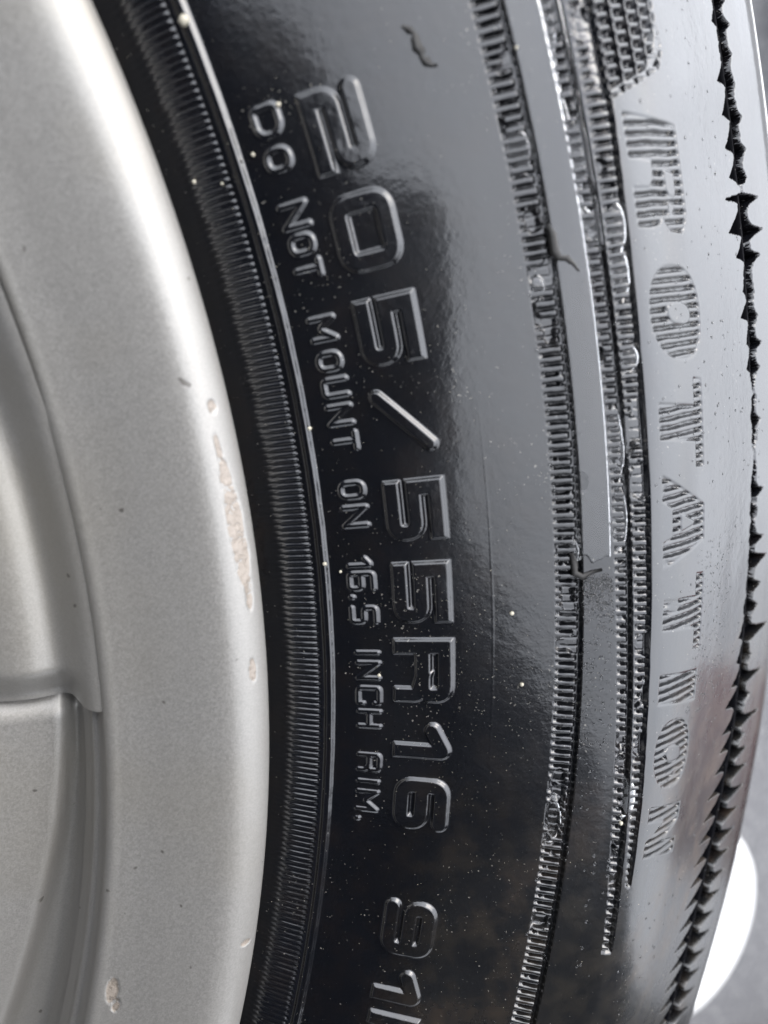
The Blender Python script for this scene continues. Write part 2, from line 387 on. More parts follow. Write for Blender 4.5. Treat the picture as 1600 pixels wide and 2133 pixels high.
SMALL = [('D',6.27,5.42,13.5,17.1),('O',5.12,4.46,13.5,17.0),('N',3.57,2.84,13.30,17.1),('O',2.67,2.07,13.43,16.93),('T',1.91,1.38,13.25,16.98),('M',0.21,-0.54,13.29,16.99),('O',-0.87,-1.47,13.36,16.88),('U',-1.69,-2.30,13.40,17.04),('N',-2.54,-3.20,13.32,16.96),('T',-3.41,-4.03,13.36,17.04),('O',-5.03,-5.62,13.33,17.08),('N',-5.85,-6.57,13.31,17.12),('1',-7.58,-7.95,13.30,17.07),('6',-8.11,-8.75,13.2,17.18),('.',-8.89,-9.09,13.23,14.2),('5',-9.31,-9.92,13.21,17.28),('I',-10.84,-11.09,13.62,17.26),('N',-11.27,-11.94,13.72,17.34),('C',-12.18,-12.86,13.69,17.44),('H',-13.04,-13.70,13.8,17.45),('R',-14.65,-15.33,13.9,17.6),('I',-15.58,-15.84,14.0,17.48),('M',-16.04,-16.83,14.0,17.5),('.',-17.04,-17.24,14.0,15.0)]
for ch, t0, t1, s0, s1 in SMALL:
    stamp(ch, t0+.03, t1-.03, s0, s1, .36, .50, .27, .55, name='small_letter' if ch != '.' else 'full_stop', halo=False)

# --- hatched lettering sunk into the shoulder
PH = .245
def hatch(T, S): return trap((T + (S-56)*.012)/PH + .15*vnoise(T*3, S*.4, 12), .68, .34)
def sunk(i0, i1, j0, j1, D, prof, T, S):
    hv = hatch(T, S)
    deep = .85
    edge = 1-smooth(np.abs(D-HWR), .0, .35)
    fill = smooth(fbm(T*1.1+9, S*.28, 21, 2), .80, .88)         # water standing between the hatching
    body = -deep*(1-hv*.92)
    body = body*(1-fill)+fill*(-.16)
    H[i0:i1, j0:j1] = H[i0:i1, j0:j1]+prof*body - .10*edge*(1-fill)
HWR = 1.25
ROT = [('R',3.17,0.47,56.4,68.2),('O',-0.50,-2.95,56.8,69.6),('T',-3.45,-5.92,57.0,68.5),('A',-6.25,-8.89,57.0,68.5),('T',-9.16,-11.47,57.3,68.7),('I',-12.2,-13.1,57.2,68.0),('O',-13.67,-15.84,57.5,67.4),('N',-16.50,-18.15,57.8,67.1)]
for ch, t0, t1, s0, s1 in ROT:
    HWR = {'R': 1.75, 'O': 2.0, 'T': 1.55, 'A': 1.6, 'I': 2.0, 'N': 1.3}[ch] if t0 > -12.5 else {'O': 1.7, 'N': 1.25}[ch]
    if ch == 'T' and t0 < -8: HWR = 1.3
    stamp(ch, t0, t1, s0, s1, HWR, .45, 0, {'O': 4.5, 'R': 2.2}.get(ch, .3), name='hatched_letter', skew=-2.2, post=sunk)

# --- bands on the upper sidewall
def cur(x, xs, ys):
    o = np.argsort(xs); return np.interp(x, np.array(xs)[o], np.array(ys)[o])
tt = Tg
C1L = 41.45+0*tt; C1R = cur(tt, [14, -22, -34], [44.35, 44.35, 44.35])
C2L = cur(tt, [14, 0, -2, -5, -8, -10.3, -14.6, -16.5, -20.4], [48.8, 48.8, 48.95, 49.1, 49.35, 49.7, 50.6, 51.1, 52.5])
C2R = cur(tt, [14, 0, -5, -8, -10.3, -14, -17.8, -20.6, -21.6], [50.45, 50.5, 50.85, 51.0, 51.15, 51.9, 52.8, 53.6, 53.6])
C3L = cur(tt, [14, 6, 3.6, 0, -5.4, -7.7, -9.2, -11.5, -14, -16.5, -19], [51.9, 51.9, 51.75, 51.5, 51.5, 51.75, 52.0, 52.4, 52.9, 53.6, 54.8])
C3R = cur(tt, [14, 3.7, 1.5, -2.4, -7.7, -11, -13.4, -16, -18.7], [54.6, 54.4, 53.9, 53.65, 53.9, 54.05, 54.35, 54.9, 55.1])
def band(L, Rr, deep, gut, pitch, duty, seed, name, tmin, tmax):
    global H
    on = smooth(tt, tmin-.1, tmin+.1)*(1-smooth(tt, tmax-.1, tmax+.1))
    wdt = Rr-L
    inside = smooth(Sg, L-.12, L+.12)*(1-smooth(Sg, Rr+gut-.1, Rr+gut+.1))*on
    ph = tt/pitch + .35*vnoise(tt*2.1, 0*tt, seed) + .05*(Sg-L)
    k = np.floor(ph)
    ln = vnoise(k*7.31, 0*k, seed+3)          # random length for each tooth
    tooth = trap(ph, duty, .20)
    endr = Rr-.08-.5*np.clip(ln-.6, 0, 1)*wdt*.5
    t_in = tooth*(1-smooth(Sg, endr-.15, endr+.25))
    rail = 1-smooth(np.abs(Sg-(L+.28)), .12, .4)  # thin rail joining the teeth on the inner side
    t_in = np.maximum(t_in, rail*.72)
    br = smooth(vnoise(tt*2.3, Sg*.8, seed+9), .80, .93)   # bridging blobs of rubber
    t_in = np.maximum(t_in, br*.85*(1-smooth(Sg, Rr-.25, Rr)))
    brk = smooth(fbm(tt*1.3+5, Sg*.35, seed+40, 2), .66, .72)*(1-smooth(Sg, Rr+gut*.2, Rr+gut))
    H += -deep*inside*np.maximum(1-t_in, brk*.9)
    m = (inside > .5) & (tooth > .5) & (Sg < endr+.1) & (Sg > L)
    ids = {}
    for kk in np.unique(k[m]):
        ids[kk] = region(name)
    lut = np.vectorize(lambda q: ids[q], otypes=[np.int32])
    ID[m] = lut(k[m])
band(C1L, C1R, .95, .60, .262, .66, 101, 'tooth', TH0, 14)
band(C2L, C2R, .9, .5, .29, .62, 201, 'narrow_tooth', -20.9, 14)
band(C3L, C3R, .9, .5, .262, .64, 301, 'shoulder_tooth', -18.7, 14)

# --- hatched arrow block at the top (point towards the lettering)
edgeR = cur(tt, [14, 6.7, 5.7, 4.75, 4.35, 3.75], [65, 67, 67.8, 68.2, 66.6, 54.9])
inA = (tt > 3.75) & (Sg > 54.9) & (Sg < edgeR)
dE = np.minimum(np.minimum((edgeR-Sg), (tt-3.75)*5.2+.0), Sg-54.7)
a_in = smooth(dE, 0, .5)
colp = (Sg-54.7)/3.0
colf = colp-np.floor(colp)
teeth = trap(tt/.29+.5*np.floor(colp), .55, .4)*(smooth(colf, .0, .10)*(1-smooth(colf, .74, .84)))
rail = (1-smooth(np.abs(colf-.10), .06, .16))
chev = 1-smooth(np.abs(((edgeR-Sg)*.35+(tt-3.75)*1.0)-1.55), .25, .42)   # solid bars along the point
hv = np.maximum(np.maximum(teeth, rail*.8), chev*.9*(tt < 5.6))
H += -.95*a_in*(1-hv)
rid = region('arrow_mark'); ID[inA & (dE > .1)] = rid

# --- toothed groove round the shoulder
EC = cur(tt, [14, 6, 3.6, .5, -3, -7.5, -12, -16, -19, -23, -27, -34], [91.7, 91.7, 91.4, 91.1, 91.1, 91.0, 91.5, 91.8, 90.8, 90.2, 91.6, 92.3])
XS = [14, 8, 4, 2.2, 1.2, -1, -2.5, -4, -5.5, -9, -12, -16, -18, -34]
aL = cur(tt, XS, [1.1, 1.0, 1.3, 1.6, 2.1, 1.7, 1.6, 1.1, .7, .8, 1.3, 2.6, 3.6, 3.8])
aR = cur(tt, XS, [.5, .7, 1.0, 1.4, 1.9, 1.6, 1.5, 1.0, .6, 1.2, 3.0, 2.6, 3.4, 3.3])
tj = tt+.30*vnoise(tt*1.3, 0*tt, 52)*(1-smooth(-tt, 15, 17))
amL = .12+1.3*vnoise(np.floor(tj/.78)*3.7, 0*tt, 55)**1.5; amR = .12+1.3*vnoise(np.floor(tj/.78+.37)*5.1, 0*tt, 66)**1.5
k1 = smooth(-tt, 15.5, 17.5); amL = amL*(1-k1)+k1*.80; amR = amR*(1-k1)+k1*.85
PE = .78
fr = (tj/PE)-np.floor(tj/PE); frR = (tj/PE+.37*(1-k1))-np.floor(tj/PE+.37*(1-k1))
spR = np.clip(1-np.abs(frR-.5)/.5, 0, 1)**2.4                       # concave scallops between narrow spikes
spL = np.clip(np.where(fr > .25, (1-fr)/.75, fr/.25), 0, 1)**1.7      # fin shaped, steep on the upper side
w0 = cur(tt, [14, 3, 0, -4.1, -4.4, -6, -9, -13, -16, -34], [.65, .7, .75, .6, .35, .35, .5, .9, 1.3, 1.5])
gap = 1-.98*(smooth(tt, .95, 1.05)*(1-smooth(tt, 1.25, 1.35)))*1.0
gap = gap*(1-.95*smooth(vnoise(tt*3, 0*tt, 71), .62, .8)*smooth(-tt, 4.3, 4.7)*(1-smooth(-tt, 8.2, 8.8)))
left = (w0*2.2+aL*2.3*amL*spL)*gap; right = (w0*1.5+aR*2.4*amR*spR)*gap
dS = Sg-EC
wob = .5*(fbm(tt*7, Sg*.7, 81, 3)-.5)
gm = smooth(dS+left+wob*2, -.35, .35)*(1-smooth(dS-right+wob*2, -.35, .35))
H += -2.2*gm
H += 1.5*(1-smooth(np.abs(dS-.3), .3, .9))*gm                     # mould seam standing in the groove
H += .10*gm*(fbm(tt*12, Sg*3, 91, 2)-.5)
rid = region('shoulder_groove', M_DRY); ID[gm > .5] = rid
# raised step beyond groove edge on shoulder
# --- bead ribs ids
m = inrib & (trap(phr, .5, .1) > .5)
uk = np.unique(ribk[m]); base_id = len(REG)
for q in uk: REG.append(('bead_rib', M_RUB))
ID[m] = base_id+1+np.searchsorted(uk, ribk[m])
rid = region('bead_line'); ID[(np.abs(Sg-RING) < .5)] = rid

# --- dirt amount (dried splashes lower on the sidewall and near the shoulder)
DIRT = .55*smooth(-tt, 12, 21)*smooth(Sg, 16, 30)*(1-smooth(Sg, 60, 75)) + 1.0*smooth(-tt, 14, 20)*smooth(Sg, 62, 76)
DIRT = np.clip(DIRT+.7*smooth(-tt, 9, 15)*smooth(Sg, 58, 66)+.12+.3*smooth(-tt, 8, 12)*smooth(Sg, 84, 90), 0, 1)

DIRT = DIRT*(1-gm)
# --- build objects out of the grid
P3 = surf(np.radians(Tg), Sg, H)
dt = np.gradient(P3, axis=0); ds = np.gradient(P3, axis=1)
NRM = np.cross(ds, dt); NRM /= np.linalg.norm(NRM, axis=-1, keepdims=True)
NRM *= np.sign(NRM[NT//2, 60, 2])
idx = np.arange(NT*NS).reshape(NT, NS)
F = np.stack([idx[:-1, :-1], idx[:-1, 1:], idx[1:, 1:], idx[1:, :-1]], -1).reshape(-1, 4)
v0, v1, v2 = (P3.reshape(-1, 3)[F[len(F)//2+i*0, k]] for i, k in ((0, 0), (0, 1), (0, 2)))
if np.cross(v1-v0, v2-v0)[2] < 0: F = F[:, ::-1]
FID = ID[:-1, :-1].reshape(-1)
V = P3.reshape(-1, 3); NR = NRM.reshape(-1, 3); DR = DIRT.reshape(-1)
def piece(name, faces, mat, parent):
    u, inv = np.unique(faces, return_inverse=True)
    return mesh_np(name, V[u], inv.reshape(faces.shape), mat, parent, NR[u], attrs={'dirt': DR[u]})
order = np.argsort(FID, kind='stable'); FIDs = FID[order]; st = np.searchsorted(FIDs, np.arange(len(REG)+2))
tyre = piece('tyre', F[order[st[0]:st[1]]], M_RUB, wheel)
for r_ in range(1, len(REG)+1):
    a, b = st[r_], st[r_+1]
    if b-a < 6: continue
    piece(REG[r_-1][0], F[order[a:b]], REG[r_-1][1], tyre)

# rest of the tyre all the way round, coarser, one mesh (outer wall, tread, back wall)
prof = [tuple(p) for p in spline(np.array([0, 4, 8, 12, 16, 20, 26, 32, 38, 42, 44, 46, 49, 52, 55, 60, 66, 72, 80, 86, 92, 98, 104, 110, 124, 164]))]
n_th = 150
ths = np.radians(np.linspace(TH1, 360+TH0, n_th))
pp = np.array(prof)
VV = np.stack([np.cos(ths)[:, None]*pp[:, 0], np.sin(ths)[:, None]*pp[:, 0], np.ones(n_th)[:, None]*pp[:, 1]+HUB/MM], -1)*MM
ii = np.arange(n_th*len(pp)).reshape(n_th, len(pp))
FF = np.stack([ii[:-1, :-1], ii[:-1, 1:], ii[1:, 1:], ii[1:, :-1]], -1).reshape(-1, 4)
mesh_np('tyre_wall', VV.reshape(-1, 3), FF[:, ::-1], M_RUB, tyre)
# tread and far wall (ring)
bp = [(324, -80), (324, -110), (324, -150), (322, -165), (316, -176), (300, -188), (280, -196), (262, -199.5), (240, -194), (222, -186), (214, -180)]
n2 = 180; th2 = np.linspace(0, 2*math.pi, n2+1)[:-1]; pp = np.array(bp, float)
VV = np.stack([np.cos(th2)[:, None]*pp[:, 0], np.sin(th2)[:, None]*pp[:, 0], np.ones(n2)[:, None]*pp[:, 1]+HUB/MM], -1)*MM
ii = np.arange(n2*len(pp)).reshape(n2, len(pp)); ii = np.vstack([ii, ii[:1]])
FF = np.stack([ii[:-1, :-1], ii[:-1, 1:], ii[1:, 1:], ii[1:, :-1]], -1).reshape(-1, 4)
mesh_np('tread', VV.reshape(-1, 3), FF[:, ::-1], M_RUB, tyre)

# ------------------------------------------------------------------ alloy rim
RP = np.array([(217.0, -12), (218.6, -7), (220.3, -3.8), (221.2, -2.4), (220.9, -1.2), (219.3, .2), (217.6, .95), (215.8, 1.0), (213.3, .3), (209, -1.3), (204.5, -3.0), (201.6, -3.9), (200.2, -4.3), (199.5, -5.0), (199.2, -6.6), (198.6, -8.0), (197.9, -8.3), (197.5, -9.5), (196.6, -11.6)])
def catmull(K, n):
    sg = np.hypot(*np.diff(K, axis=0).T); s = np.concatenate([[0], np.cumsum(sg)]); x = np.linspace(0, s[-1], n)
    i = np.clip(np.searchsorted(s, x)-1, 0, len(s)-2); m = np.empty_like(K)
    m[1:-1] = (K[2:]-K[:-2])/(s[2:]-s[:-2])[:, None]; m[0] = (K[1]-K[0])/sg[0]; m[-1] = (K[-1]-K[-2])/sg[-1]
    h = (s[i+1]-s[i]); t = ((x-s[i])/h)[:, None]; h = h[:, None]
    return (2*t**3-3*t**2+1)*K[i]+(t**3-2*t**2+t)*h*m[i]+(-2*t**3+3*t**2)*K[i+1]+(t**3-t**2)*h*m[i+1]
rp = catmull(RP, 150)
tr = np.radians(np.concatenate([np.arange(TH0, TH1, .06), np.arange(TH1, 360+TH0, 2.0), [360+TH0]]))
T2, _ = np.meshgrid(np.degrees(tr), rp[:, 0], indexing='ij'); R2 = np.broadcast_to(rp[:, 0], T2.shape); A2 = np.broadcast_to(rp[:, 1], T2.shape).copy()
def ell(t, r, tc_, rc, dt_, dr): return 1-np.clip(np.sqrt(((t-tc_)/dt_)**2+((r-rc)/dr)**2), 0, 1)
scf = np.zeros_like(T2)
for tc_, rc, a, b in [(-1.82, 218.8, .22, .5), (-3.2, 218.4, .55, .35), (-4.3, 218.6, .7, .7), (-5.7, 218.8, 1.3, 1.0), (-6.7, 219.0, 1.2, .95), (-8.1, 219.3, .75, .45), (-11.05, 218.9, .42, .5), (-21.8, 219.4, .12, .7), (-24.3, 202.3, .55, .75), (-24.9, 203.1, .3, .5)]:
    scf = np.maximum(scf, np.clip(ell(T2, R2, tc_, rc, a*1.3, b*1.3)*2.6, 0, 1))
scf *= (A2 > -6)
wn = fbm(T2*5, R2*1.1, 44, 3); scf = np.clip(scf*(.55+.9*wn), 0, 1)
A2 -= .10*smooth(scf, .4, .6)*(.5+wn)
A2 += .02*(fbm(T2*.8, R2*.25, 45, 2)-.5)*(T2 < TH1)
VR = np.stack([R2*np.cos(np.radians(T2)), R2*np.sin(np.radians(T2)), A2+HUB/MM], -1)*MM
ii = np.arange(VR.shape[0]*VR.shape[1]).reshape(VR.shape[:2])
FR = np.stack([ii[:-1, :-1], ii[:-1, 1:], ii[1:, 1:], ii[1:, :-1]], -1).reshape(-1, 4)
rim = mesh_np('rim', VR.reshape(-1, 3), FR, M_SIL, wheel, attrs={'scuff': scf.reshape(-1)})

# spokes and the dished web between them, height fields inside the rim
def web(name, t0, t1, r0, r1, f, parent, st=.12):
    t_ = np.arange(t0, t1+1e-6, st); r_ = np.linspace(r0, r1, 90); T, R_ = np.meshgrid(t_, r_, indexing='ij')
    A = f(T, R_); VV = np.stack([R_*np.cos(np.radians(T)), R_*np.sin(np.radians(T)), A+HUB/MM], -1)*MM
    ii = np.arange(T.size).reshape(T.shape); FF = np.stack([ii[:-1, :-1], ii[:-1, 1:], ii[1:, 1:], ii[1:, :-1]], -1).reshape(-1, 4)
    return mesh_np(name, VV.reshape(-1, 3), FF, M_SIL, parent)
def f_spoke(T, R_):
    a = -11.5+2.0*smooth(R_, 180, 190)
    a += -.7*smooth(R_, 190.5, 194.5)*(1-smooth(T, -1.5, 2.5))              # hollow between the spoke's edge and the rim
    a += 5.0*smooth(R_, 193.5, 199.6)
    a += 2.0*smooth(T, -4, 6)*smooth(R_, 186, 196)
    a += -3.6*(1-smooth(T, -12.5, -10.9))*smooth(R_, 150, 200)*(1-smooth(R_, 195, 197.5))
    return a
def f_web(T, R_):
    edge = np.interp(T, [-40, -28.3, -22.8, -18.2, -13.4, -12], [188.5, 190.6, 192.6, 194.4, 195.6, 195.9])
    a = -13.5-.6*smooth(-T, 13, 30)+0*R_
    a += -3.4*smooth(R_, edge-2.2, edge+.6)
    a += 4.6*smooth(R_, 195.0+0*T, 197.6+0*T)
    a += -1.6*(1-smooth(-T, 12.4, 13.6))
    return a
web('spoke', -12.5, 30, 120, 199.7, f_spoke, rim)
web('web', -46, -12.5, 120, 197.4, f_web, rim)
# closing disc behind the spokes
bm = bmesh.new(); bmesh.ops.create_circle(bm, cap_ends=True, radius=.2, segments=64)
for v_ in bm.verts: v_.co.z = HUB-.045
bm_obj('wheel_centre', bm, M_SIL, rim)

# ------------------------------------------------------------------ standing water in the bands and on the band plateau
def water_patch(name, t0, t1, s0, s1, level_fn, mask_fn, label, cat='water', st=(.05, .16)):
    t_ = np.arange(t0, t1, st[0]); s_ = np.arange(s0, s1, st[1]); T, S_ = np.meshgrid(t_, s_, indexing='ij')
    m = mask_fn(T, S_); lv = level_fn(T, S_); Hh = -1.0+(lv+1.0)*smooth(m, 0, 1)
    Vv = surf(np.radians(T), S_, Hh); ii = np.arange(T.size).reshape(T.shape)
    FF = np.stack([ii[:-1, :-1], ii[:-1, 1:], ii[1:, 1:], ii[1:, :-1]], -1).reshape(-1, 4)
    keep = (m.reshape(-1)[FF] > .001).any(1); FF = FF[keep]
    u, inv = np.unique(FF, return_inverse=True)
    o = mesh_np(name, Vv.reshape(-1, 3)[u], inv.reshape(-1, 4)[:, ::-1], M_WATER)
    return o
def mk_water(T, S_):
    c2l = cur(T, [14, 0, -5, -8, -10.3, -14.6, -20.4], [48.8, 48.8, 49.1, 49.35, 49.7, 50.6, 52.5])
    m = np.zeros_like(T)
    top = smooth(T, .15, .5)*smooth(S_, 48.2, 48.7)*(1-smooth(S_, 50.9, 51.3))
    hole = np.clip(ell(T, S_, 4.5, 50.0, 1.1, .9)*4, 0, 1)+np.clip(ell(T, S_, 1.7, 50.1, .4, .8)*4, 0, 1)
    m = np.maximum(m, top*(1-np.clip(hole, 0, 1)))
    for tc_, sc_, a, b in [(-4.9, 50, 1.5, 1.6), (-7.0, 50.1, 1.3, 1.6), (-.35, 52.6, .9, 2.0), (3.2, 42.9, .8, 2.2), (-2.6, 52.6, .5, 1.9), (.8, 53, .9, 1.9), (-15.8, 53.0, .8, 1.9), (-16.6, 42.5, 1.0, 1.8), (-7.9, 43.8, .6, 1.2), (-.3, 42.4, .4, 1.2)]:
        m = np.maximum(m, np.clip(ell(T, S_, tc_, sc_, a, b)*2.2, 0, 1))
    return np.clip(m*(.75+.7*fbm(T*3, S_*.8, 61, 2)), 0, 1)
wf = water_patch('water_film', -20, 13.5, 41.2, 55, lambda T, S_: -.06+.05*fbm(T*1.2, S_*.5, 62, 2), mk_water, '')
tag(wf, 'clear water film lying in the toothed grooves of the tyre shoulder', 'water', kind='stuff')
def mk_plate(T, S_):
    e0 = -8.45+.25*(vnoise(S_*1.1, S_*0, 90)-.5)*2; 
    a = smooth(T, e0, e0+.35)*1.0
    return a*smooth(S_, 44.6, 44.9)*(1-smooth(S_, 48.7, 49.1))
wp = water_patch('water_film', -10, 13.5, 44.6, 49.2, lambda T, S_: .02+.03*fbm(T*1.2, S_*.5, 63, 2), mk_plate, '')
tag(wp, 'flat pool of water on the smooth strip between two toothed grooves', 'water', kind='stuff')

# ------------------------------------------------------------------ droplets and grit
def caps(name, pts, mat, seg=7, rings=2, flat=.55):
    """pts: (theta deg, s, radius mm)"""
    Vs, Fs = [], []; base = 0
    for (t_, s_, r_) in pts:
        p, n = frame(np.array(s_)); th = math.radians(t_)
        hgt = H[min(NT-1, max(0, int((t_-TH0)/.03))), min(NS-1, int(np.searchsorted(sv, s_)))]
        c0 = surf(np.array(th), np.array(float(s_)), hgt-.04*r_)
        nn = np.array([n[0]*math.cos(th), n[0]*math.sin(th), n[1]]); tx = np.array([-math.sin(th), math.cos(th), 0.]); ty = np.cross(nn, tx)
        el = 1+.5*(rng.random()-.5); an = rng.random()*3
        loc = [nn*r_*flat*MM+c0]
        for q in range(1, rings+2):
            e = math.pi/2*q/(rings+1)
            for g in range(seg):
                a = 2*math.pi*g/seg; rr = r_*math.sin(e)*(1+.12*(rng.random()-.5))
                x, y = math.cos(a)*rr*el, math.sin(a)*rr
                loc.append(c0+(tx*x+ty*y+nn*r_*flat*math.cos(e))*MM)
        Vs += loc; f = []
        for g in range(seg): Fs.append((base, base+1+g, base+1+(g+1) % seg, base+1+(g+1) % seg))
        for q in range(rings):
            for g in range(seg):
                a = base+1+q*seg+g; b = base+1+q*seg+(g+1) % seg; Fs.append((a, a+seg, b+seg, b))
        base += 1+seg*(rings+1)
    me = bpy.data.meshes.new(name)
    me.from_pydata([tuple(v) for v in Vs], [], [tuple(dict.fromkeys(f)) for f in Fs]); me.update()
    for p in me.polygons: p.use_smooth = True
    me.materials.append(mat); o = bpy.data.objects.new(name, me); COL.objects.link(o); return o
pts = []
for _ in range(420):     # beads on the strip between the bands, thicker near the pool's edge
    t_ = -8.6-rng.exponential(2.4); pts.append((t_, rng.uniform(44.8, 49+.1*abs(t_+8)), rng.uniform(.05, .24)))
for _ in range(330):     # grainy wet patch right at the pool's end
    pts.append((-8.7-abs(rng.normal(0, .45)), rng.uniform(45, 49), rng.uniform(.08, .2)))
for _ in range(420):     # between last letters and the groove
    pts.append((rng.uniform(-14, -8.5), rng.uniform(66, 80), rng.uniform(.05, .16)))
for _ in range(500):
    pts.append((rng.uniform(-30, 10), rng.uniform(11, 42), rng.uniform(.025, .065)))
for _ in range(260):
    pts.append((rng.uniform(-28, -7), rng.uniform(27, 41), rng.uniform(.03, .075)))
for _ in range(420):
    pts.append((rng.uniform(-24, 10), rng.uniform(55, 88), rng.uniform(.05, .24)))
for _ in range(110):
    pts.append((rng.uniform(-8, 9), rng.uniform(44.8, 48.8), rng.uniform(.06, .2)))
for _ in range(260):     # beads between teeth
    pts.append((rng.uniform(-22, 10), rng.choice([41.6, 44.6, 49.2, 51.2, 54.0])+rng.normal(0, .3), rng.uniform(.1, .32)))
for _ in range(120):
    pts.append((rng.uniform(-30, -5), 92+rng.normal(0, 1.5), rng.uniform(.08, .22)))
tag(caps('water_droplets', [p for p in pts if p[0] > TH0], M_WATER), 'tiny clear water droplets scattered over the wet tyre sidewall', 'water', kind='stuff')
g = []
for _ in range(420): g.append((rng.uniform(-30, 9), rng.uniform(1.5, 42), rng.uniform(.02, .05)))
for _ in range(200): g.append((rng.normal(-12.5, 3), rng.normal(27.5, 5), rng.uniform(.02, .05)))
for _ in range(160): g.append((rng.uniform(-30, -9), rng.uniform(44, 95), rng.uniform(.02, .06)))
g = [(a, min(max(b, 1), 100), c_) for a, b, c_ in g if a > TH0+1]
tag(caps('grit', g, M_GRAIN, 5, 1, .8), 'fine pale grit specks stuck to the wet black rubber', 'grit', kind='stuff')
GR = [(8.98, 10.3, .62, 'pale yellow sand grain resting on the raised line at the top of the tyre'), (6.15, 17.28, .3, 'pale sand grain touching the top of the first small letter'), (5.15, 12.53, .24, 'pale sand grain beside the letter O nearest the top'), (5.01, 4.39, .26, 'brownish sand grain among the bead ribs near the top'), (4.69, 7.71, .2, 'small sand grain between bead ribs close to the raised line'), (-7.74, 10.5, .3, 'whitish grain leaning on the raised line halfway down'), (-8.07, 12.46, .2, 'yellow grain left of the small digits 16.5'), (-9.67, 35.4, .3, 'pale square grain alone on the bare smooth sidewall'), (-11.99, 36.82, .3, 'flat white grain on the sidewall right of the letter R'), (-3.15, 10.9, .3, 'reddish brown grain right of the raised line beside the word MOUNT'), (-11.77, 17.05, .26, 'pale greenish grain on the word INCH'), (-16.5, 52.2, .3, 'yellow grain caught in the toothed groove near the lower red smear'), (5.49, 45.15, .2, 'small orange grain at the edge of the upper smooth strip')]
for t_, s_, r_, lb in GR:
    bm = bmesh.new(); bmesh.ops.create_icosphere(bm, subdivisions=2, radius=r_*MM)
    for v_ in bm.verts: v_.co *= 1+.35*(random.random()-.5)
    o = bm_obj('sand_grain', bm, M_GRAIN); hgt = H[int((t_-TH0)/.03), int(np.searchsorted(sv, s_))]
    o.location = Vector(surf(np.array(math.radians(t_)), np.array(s_), hgt+r_*.55)); o.rotation_euler = (random.random()*3, random.random()*3, 0)
    tag(o, lb, 'grain', 'sand grains on the tyre')
def scrap(t0, s0, pts_, label, rad=.42):
    bm = bmesh.new(); prev = None
    P_ = [Vector(surf(np.array(math.radians(t0+a)), np.array(s0+b), .12)) for a, b, _ in pts_]
    ringv = []
    for i, (p, (_, _, k)) in enumerate(zip(P_, pts_)):
        d = (P_[min(i+1, len(P_)-1)]-P_[max(i-1, 0)]).normalized(); u = d.cross(Vector((0, 0, 1))).normalized(); v_ = u.cross(d)
        ringv.append([bm.verts.new(p+(u*math.cos(a)+v_*math.sin(a)*.5)*rad*k*MM*(1+.7*(random.random()-.5))) for a in [j*math.pi/4 for j in range(8)]])
    for a, b in zip(ringv[:-1], ringv[1:]):
        for j in range(8): bm.faces.new((a[j], a[(j+1) % 8], b[(j+1) % 8], b[j]))
    bm.faces.new(ringv[0]); bm.faces.new(ringv[-1][::-1])
    o = bm_obj('debris_scrap', bm, M_STEM); tag(o, label, 'debris', 'dark scraps on the tyre'); return o
scrap(.9, 45.0, [(.35, -.3, .5), (.05, .1, 1.3), (-.35, .1, 1.5), (-.55, .5, 1.0), (-.6, 1.3, .9), (-.8, 2.1, .5), (-1.0, 2.6, .3)], 'dark wet leaf scrap lying across the smooth strip beside the upper toothed groove')
scrap(6.6, 34.3, [(.25, -.9, .3), (.12, -.1, 1.0), (.0, .2, .4), (-.12, .1, 1.1), (-.33, .1, 1.5), (-.5, .45, 1.3), (-.6, .3, .7), (-.72, .7, 1.0), (-.85, 1.2, .5), (-.9, 1.8, .3)], 'black flake of dirt on the bare sidewall near the top edge')
scrap(-8.2, 43.4, [(.3, .2, .6), (0, .5, 1.2), (-.3, .6, 1.5), (-.42, 1.6, 1.1), (-.3, 2.8, .6), (-.25, 4.2, .4)], 'dark wet clump at the end of the water pool halfway down')

# ------------------------------------------------------------------ white pieces on the paving beyond the tyre
def lid(name, x, y, r, h, label, cat, z=0.0):
    pr = [(0, h*.78), (r*.80, h*.80), (r*.84, h*.98), (r*.90, h), (r*.96, h*.93), (r, h*.7), (r*1.0, 0)]
    n = 72; bm = bmesh.new(); rings = []
    top = bm.verts.new((0, 0, pr[0][1]))
    for (a, b) in pr[1:]: rings.append([bm.verts.new((a*math.cos(2*math.pi*i/n), a*math.sin(2*math.pi*i/n), b)) for i in range(n)])
    for i in range(n): bm.faces.new((top, rings[0][i], rings[0][(i+1) % n]))
    for a, b in zip(rings[:-1], rings[1:]):
        for i in range(n): bm.faces.new((a[i], b[i], b[(i+1) % n], a[(i+1) % n]))
    o = bm_obj(name, bm, M_WHITE); o.location = (x, y, ground_z(x)); o.rotation_euler = (0, math.radians(13), 0); return tag(o, label, cat)
lid('white_saucer', .437, -.398, .062, .014, 'round white saucer lying out of focus on grey paving beyond the lower tyre edge', 'saucer')
lid('plastic_tub', .70, .11, .10, .06, 'white plastic tub standing blurred beyond the upper right tyre edge', 'tub')

